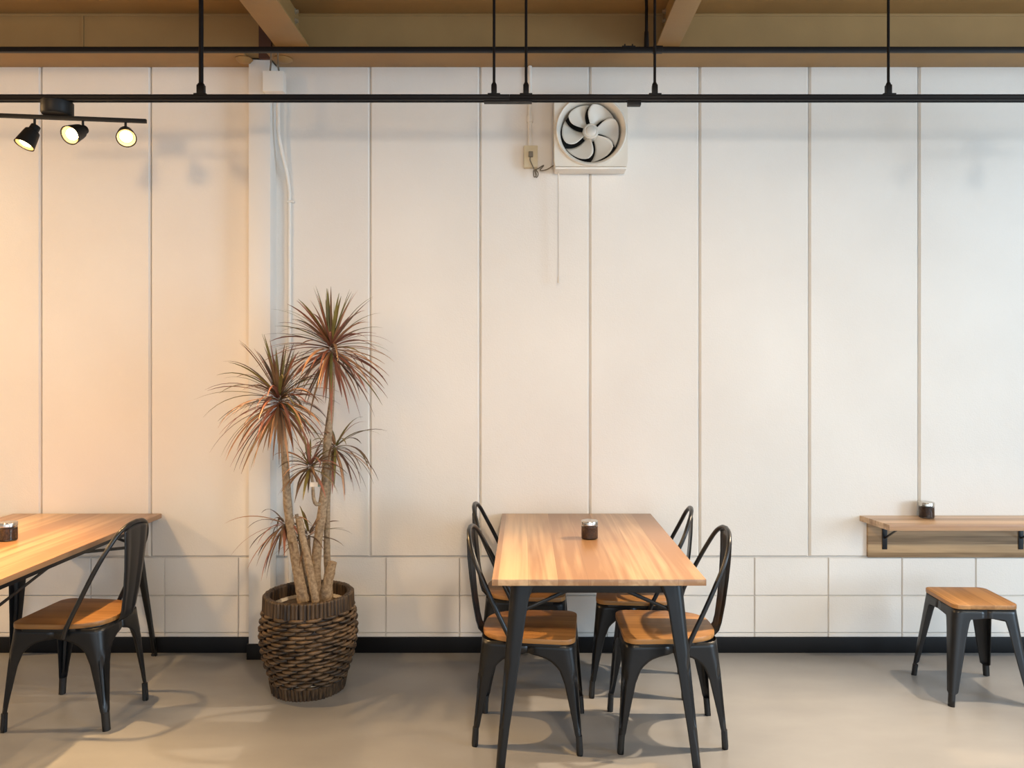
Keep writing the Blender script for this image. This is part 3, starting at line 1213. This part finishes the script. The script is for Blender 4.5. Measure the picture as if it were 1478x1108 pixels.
# outlet with conduit and plug cable
OX, OZ = 0.030, 2.668
e = thing('wall_outlet', 'small yellowed power outlet box on the wall left of the fan', 'outlet', (OX, WALL_Y, OZ))
b = bmesh.new()
box(b, -0.037, 0.037, -0.045, -0.0005, -0.058, 0.058, 0.004)
obj('box', b, 'ivory', e)
b = bmesh.new()
box(b, -0.012, 0.012, -0.070, -0.0455, -0.008, 0.020, 0.004)
obj('plug', b, 'cable', e)
b = bmesh.new()
pts = [(0.0, -0.065, -0.006), (-0.004, -0.060, -0.025), (0.010, -0.055, -0.055), (0.022, -0.05, -0.085), (0.030, -0.05, -0.115), (0.040, -0.05, -0.095), (0.024, -0.045, -0.070),
       (0.030, -0.04, -0.100), (0.018, -0.04, -0.110), (0.016, -0.035, -0.075), (0.035, -0.03, -0.065), (0.070, -0.03, -0.045), (0.050, -0.03, -0.072), (0.085, -0.03, -0.068), (0.124, -0.03, -0.045)]
tube(b, spline(pts, 6), 0.003, 7)
obj('cable', b, 'cable', e)
e = thing('conduit_pipe', 'thin white conduit running down the wall to the power outlet', 'pipe', (OX - 0.004, WALL_Y - 0.02, OZ + 0.0585))
b = bmesh.new()
tube(b, [(0, 0, 0.0), (0, 0, 3.158 - OZ - 0.0585)], 0.0105, 14)
obj('pipe', b, 'plastic', e)
b = bmesh.new()
tube(b, [(0, 0, 0.13), (0, 0, 0.165)], 0.0145, 14)
obj('joint', b, 'plastic', e)

# junction box with conduit at the pillar
e = thing('junction_box', 'white square junction box at the top of the pillar', 'junction box', P(396, 119, 4.02))
b = bmesh.new()
box(b, -0.054, 0.054, -0.022, 0.034, -0.053, 0.053, 0.003)
obj('box', b, 'plastic', e)
b = bmesh.new()
L0 = P(396, 119, 4.02)
for px0, px1 in ((391, 389.5), (401, 403)):
    tube(b, [P(px0, 74, 3.9) - L0, P(px0, 92, 4.0) - L0, P(px1, 106, 4.02) - L0], 0.0045, 8)
obj('lead_wire', b, 'cable', e)
e = thing('conduit_pipe', 'white conduit bending off the pillar and running down the wall behind the plant', 'pipe', P(402, 134, 4.10))
L0 = P(402, 134, 4.10)
b = bmesh.new()
pts = [P(401.5, 134, 4.085), P(401.5, 170, 4.085), P(402, 192, 4.09), P(407, 220, 4.11), P(414, 250, 4.13), P(417.5, 275, 4.142), P(418, 300, 4.144), P(418, 420, 4.144), P(418, 640, 4.144), P(418.5, 900, 4.144)]
tube(b, [p - L0 for p in spline(pts, 6)], 0.0105, 12)
obj('pipe', b, 'plastic', e)
b = bmesh.new()
q = P(418, 291, 4.144) - L0
box(b, q.x - 0.012, q.x + 0.026, q.y - 0.013, q.y + 0.012, q.z - 0.006, q.z + 0.006, 0.002)
obj('saddle_clip', b, 'plastic', e)

# ------------------------------------------------------------------ potted plant
PX, PY = -1.043, 3.71
e = thing('potted_dracaena', 'tall dracaena with several crowns of red-edged leaves in a round woven basket', 'plant', (PX, PY, 0))
# basket body
ROWS = 19
zb0, zb1 = 0.050, 0.392
Rtab = [(0.0, 0.166), (0.05, 0.176), (0.10, 0.195), (0.17, 0.217), (0.25, 0.229), (0.30, 0.230), (0.35, 0.224), (0.40, 0.212), (0.47, 0.206)]
STK = 32


def Rs(z):
    # smooth lookup
    return (lerp_table(Rtab, z - 0.02) + lerp_table(Rtab, z) + lerp_table(Rtab, z + 0.02)) / 3


b = bmesh.new()
# dark lining wall behind the strands
prof = [(Rs(zb0 + (zb1 - zb0) * i / 12) - 0.019, zb0 + (zb1 - zb0) * i / 12) for i in range(13)]
lathe(b, prof, 60)
for row in range(ROWS):
    zc = zb0 + (zb1 - zb0) * (row + 0.5) / ROWS
    hh = (zb1 - zb0) / ROWS * 0.46
    for q in range(STK // 2):
        c0 = 2 * PI * (q + 0.5 * (row % 2)) / (STK // 2) + random.uniform(-0.03, 0.03)
        half = 2 * PI / STK * 1.10
        tilt = 0.0012 + random.uniform(-0.0022, 0.0022)
        sc = random.uniform(0.86, 1.12)
        rings = []
        ns = 10
        for k in range(ns + 1):
            u = -1 + 2 * k / ns
            th = c0 + u * half
            env = max(0.0, 1 - abs(u) ** 2.2)
            z = zc + tilt * u
            rc = Rs(z) - 0.023 + 0.020 * env ** 0.7
            th_h = hh * sc * (0.35 + 0.65 * env ** 0.6)
            th_d = 0.0085 * (0.4 + 0.6 * env)
            ring = []
            for j in range(8):
                a = 2 * PI * j / 8
                rr = rc + math.cos(a) * th_d
                ring.append(b.verts.new((rr * math.cos(th), rr * math.sin(th), z + math.sin(a) * th_h)))
            rings.append(ring)
        for ra, rb in zip(rings, rings[1:]):
            for j in range(8):
                b.faces.new((ra[j], ra[(j + 1) % 8], rb[(j + 1) % 8], rb[j]))
        b.faces.new(rings[0][::-1])
        b.faces.new(rings[-1])
obj('basket', b, 'wicker', e, angle=80)


def ribbed_band(z0, z1, r0, r1, inner, nrib, amp, round_top):
    b = bmesh.new()
    seg = nrib * 4
    prof = []
    nz = 8
    for i in range(nz + 1):
        t = i / nz
        prof.append((r0 + (r1 - r0) * t, z0 + (z1 - z0) * t))
    if round_top:
        rm = (r1 + inner) / 2
        hw = (r1 - inner) / 2
        for i in range(1, 8):
            a = PI * i / 8
            prof.append((rm + hw * math.cos(a), z1 + hw * math.sin(a) * 0.8))
        for i in range(5):
            prof.append((inner, z1 - (z1 - z0 - 0.0) * i / 4 * 0.9))
    rings = []
    jit = [random.uniform(-0.0025, 0.0025) for _ in range(nrib)]
    for r, z in prof:
        ring = []
        for k in range(seg):
            th = 2 * PI * k / seg
            ph = (k % 4) / 4
            rr = r + (amp * abs(math.sin(PI * ph)) + jit[k // 4]) * (1 if r > inner + 0.001 else -0.6)
            ring.append(b.verts.new((rr * math.cos(th), rr * math.sin(th), z)))
        rings.append(ring)
    for a, c in zip(rings, rings[1:]):
        for k in range(seg):
            b.faces.new((a[k], a[(k + 1) % seg], c[(k + 1) % seg], c[k]))
    return b


obj('rim', ribbed_band(0.386, 0.452, 0.207, 0.205, 0.183, 70, 0.007, True), 'rimwick', e, angle=80)
obj('foot_band', ribbed_band(0.0, 0.058, 0.166, 0.178, 0.1, 60, 0.007, False), 'rimwick', e, angle=80)
b = bmesh.new()
lathe(b, [(0.16, 0.02), (0.182, 0.30), (0.1825, 0.40), (0.175, 0.40), (0.165, 0.36), (0.0, 0.36)], 36)
obj('inner_pot', b, 'innerpot', e)
b = bmesh.new()
lathe(b, [(0.172, 0.385), (0.12, 0.393), (0.06, 0.402), (0, 0.404)], 30)
obj('soil', b, 'soil', e)
O = Vector((PX, PY, 0))


def trunk(name, pts, radii, n=6):
    b = bmesh.new()
    sp = spline([p - O for p in pts], n)
    m = len(sp) - 1
    k = len(radii) - 1
    rr = []
    for i in range(m + 1):
        t = i / m * k
        j = min(k - 1, int(t))
        rr.append((radii[j] + (radii[j + 1] - radii[j]) * (t - j)) * (1 + random.uniform(-0.07, 0.07)))
    tube(b, sp, rr, 12, wob=0.05)
    return obj(name, b, 'bark', e, angle=70)


tB = trunk('trunk', [P(438, 868, 3.64), P(432, 835, 3.65), P(424, 792, 3.66), P(416, 735, 3.67), P(412.5, 680, 3.67), P(409, 632, 3.67), P(405, 588, 3.67)],
           [0.029, 0.025, 0.022, 0.020, 0.019, 0.016, 0.013])
tA = trunk('trunk', [P(458, 868, 3.74), P(456, 830, 3.74), P(458, 787, 3.75), P(464, 743, 3.76), P(470, 690, 3.76), P(473, 632, 3.76), P(478, 585, 3.76), P(480, 545, 3.76), P(479, 505, 3.76)],
           [0.026, 0.024, 0.022, 0.022, 0.021, 0.020, 0.014, 0.012, 0.010])
trunk('trunk_stub', [P(469, 868, 3.66), P(473, 840, 3.66), P(480, 811, 3.66)], [0.028, 0.026, 0.022])
trunk('trunk_stub', [P(456, 868, 3.60), P(446, 815, 3.60), P(437, 775, 3.61), P(432, 748, 3.61)], [0.020, 0.017, 0.015, 0.016])
trunk('trunk_stub', [P(447, 868, 3.70), P(438, 810, 3.70), P(431, 760, 3.70), P(428, 742, 3.70)], [0.014, 0.012, 0.010, 0.008])
tR = trunk('trunk', [P(476, 868, 3.80), P(472, 800, 3.82), P(473, 720, 3.82), P(478, 670, 3.82), P(483, 645, 3.82)], [0.020, 0.016, 0.014, 0.010, 0.008])
tC = trunk('trunk', [P(461, 727, 3.70), P(456, 727, 3.66), P(452.5, 718, 3.64), P(451.5, 700, 3.64), P(448, 672, 3.64)], [0.009, 0.009, 0.008, 0.007, 0.006])
tF = trunk('trunk', [P(448, 815, 3.78), P(446, 790, 3.78), P(446, 772, 3.78)], [0.010, 0.008, 0.006])
tE = trunk('trunk', [P(424, 800, 3.74), P(416, 775, 3.73), P(411, 757, 3.72)], [0.009, 0.007, 0.006])


def crown(parent, center, n, length, lo, hi, droop, matw, bias=None, wid=0.0062, spread=0.02, up_keep=0.35):
    """many narrow strap leaves; lo..hi = elevation range at the base (radians)"""
    b = bmesh.new()
    c0 = center - O
    for i in range(n):
        t = (i + 0.5) / n
        el = hi + (lo - hi) * (t ** 0.8) + random.uniform(-0.12, 0.12)
        az = i * 2.399963 + random.uniform(-0.25, 0.25)
        L = length * random.uniform(0.74, 1.08) * (0.62 + 0.38 * math.cos(max(0, el) * 0.9))
        if bias:
            w = math.cos(az - bias[0])
            L *= 1 + bias[1] * w
        d = Vector((math.cos(az) * math.cos(el), math.sin(az) * math.cos(el), math.sin(el)))
        dr = droop * random.uniform(0.6, 1.35) * (0.35 + 0.65 * math.cos(max(-0.3, el)))
        p = c0 + Vector((math.cos(az) * 0.008, math.sin(az) * 0.008, -t * spread * 2 + spread))
        ns = 9
        pts = [p.copy()]
        for k in range(ns):
            d = (d + Vector((0, 0, -dr / ns * (0.4 + 1.2 * k / ns)))).normalized()
            p = p + d * (L / ns)
            pts.append(p.copy())
        side = Vector((-math.sin(az), math.cos(az), 0))
        tw = random.uniform(-0.7, 0.7)
        w0 = wid * random.uniform(0.75, 1.2)
        if t < 0.25:
            ch = [matw[0], matw[0] * 0.35, 0.08, 0.25]
        elif t < 0.6:
            ch = [matw[0] * 0.5, matw[1] * 0.8, matw[2] * 0.7, matw[3]]
        else:
            ch = [matw[0] * 0.15, matw[1], matw[2] * 1.2, matw[3]]
        mi = random.choices([0, 1, 2, 3], ch)[0]
        rows = []
        for k, q in enumerate(pts):
            s = k / ns
            w = w0 * (0.75 + 0.45 * math.sin(PI * min(1, s * 1.5) * 0.66)) * (1 - s ** 3) + 0.0006
            tan = (pts[min(ns, k + 1)] - pts[max(0, k - 1)]).normalized()
            up = side.cross(tan).normalized()
            a = tw * s
            sd = side * math.cos(a) + up * math.sin(a)
            nr = up * math.cos(a) - side * math.sin(a)
            rows.append((b.verts.new(q + sd * w + nr * w * 0.35), b.verts.new(q), b.verts.new(q - sd * w + nr * w * 0.35)))
        for r0, r1 in zip(rows, rows[1:]):
            for k in range(2):
                f = b.faces.new((r0[k], r0[k + 1], r1[k + 1], r1[k]))
                f.material_index = mi
    return obj('leaf_crown', b, ['leaf_g', 'leaf_r', 'leaf_t', 'leaf_d'], parent, angle=60, recalc=False)


crown(tA, P(478, 502, 3.76), 135, 0.355, -0.75, 1.50, 1.0, (1.0, 1.0, 0.8, 0.6), spread=0.045)
crown(tB, P(403, 578, 3.67), 145, 0.335, -0.8, 1.45, 1.3, (1.0, 1.0, 0.75, 0.7), bias=(PI, 0.10), spread=0.045)
crown(tC, P(447, 672, 3.64), 42, 0.20, -0.5, 1.4, 1.5, (1.0, 0.3, 0.1, 1.6), wid=0.006)
crown(tR, P(484, 646, 3.82), 44, 0.24, -0.9, 1.2, 2.0, (0.8, 0.4, 0.2, 1.6), bias=(0.0, 0.25), wid=0.006)
crown(tF, P(446, 770, 3.78), 26, 0.21, -0.2, 1.2, 0.9, (0.7, 0.5, 0.1, 1.5), wid=0.005)
crown(tE, P(410, 757, 3.72), 34, 0.22, -0.9, 0.7, 1.6, (0.5, 0.9, 0.2, 1.5), bias=(PI, 0.25), wid=0.005)
b = bmesh.new()
q = P(453, 699, 3.625) - O
box(b, q.x - 0.019, q.x + 0.019, q.y - 0.001, q.y + 0.001, q.z - 0.011, q.z + 0.011)
box(b, q.x + 0.019, q.x + 0.036, q.y - 0.001, q.y + 0.001, q.z - 0.010, q.z + 0.013, mi=1)
tg = obj('plant_tag', b, ['label_cream', 'label_teal'], e, sm=False)
tg['label'] = 'cream and teal tag'

# ------------------------------------------------------------------ camera, world, view
cam = bpy.data.cameras.new('camera')
cam.sensor_fit = 'HORIZONTAL'
cam.sensor_width = 36.0
cam.lens = F / 1478 * 36.0
cam.shift_x = -(758 - 739) / 1478
cam.shift_y = -(554 - 527) / 1478
cam.clip_start = 0.05
co = bpy.data.objects.new('camera', cam)
COL.objects.link(co)
co.location = (0, 0, CAM_Z)
co.rotation_euler = (PI / 2, 0, 0)
SC.camera = co

w = bpy.data.worlds.new('sky')
w.use_nodes = True
SC.world = w
bg = w.node_tree.nodes['Background']
bg.inputs['Color'].default_value = (0.75, 0.87, 1.0, 1)
bg.inputs['Strength'].default_value = 0.35

vs = SC.view_settings
vs.view_transform = 'Standard'
vs.look = 'None'
vs.gamma = 1.0
vs.use_curve_mapping = False
vs.exposure = 0.13
SC.cycles.max_bounces = 8
SC.cycles.use_denoising = True
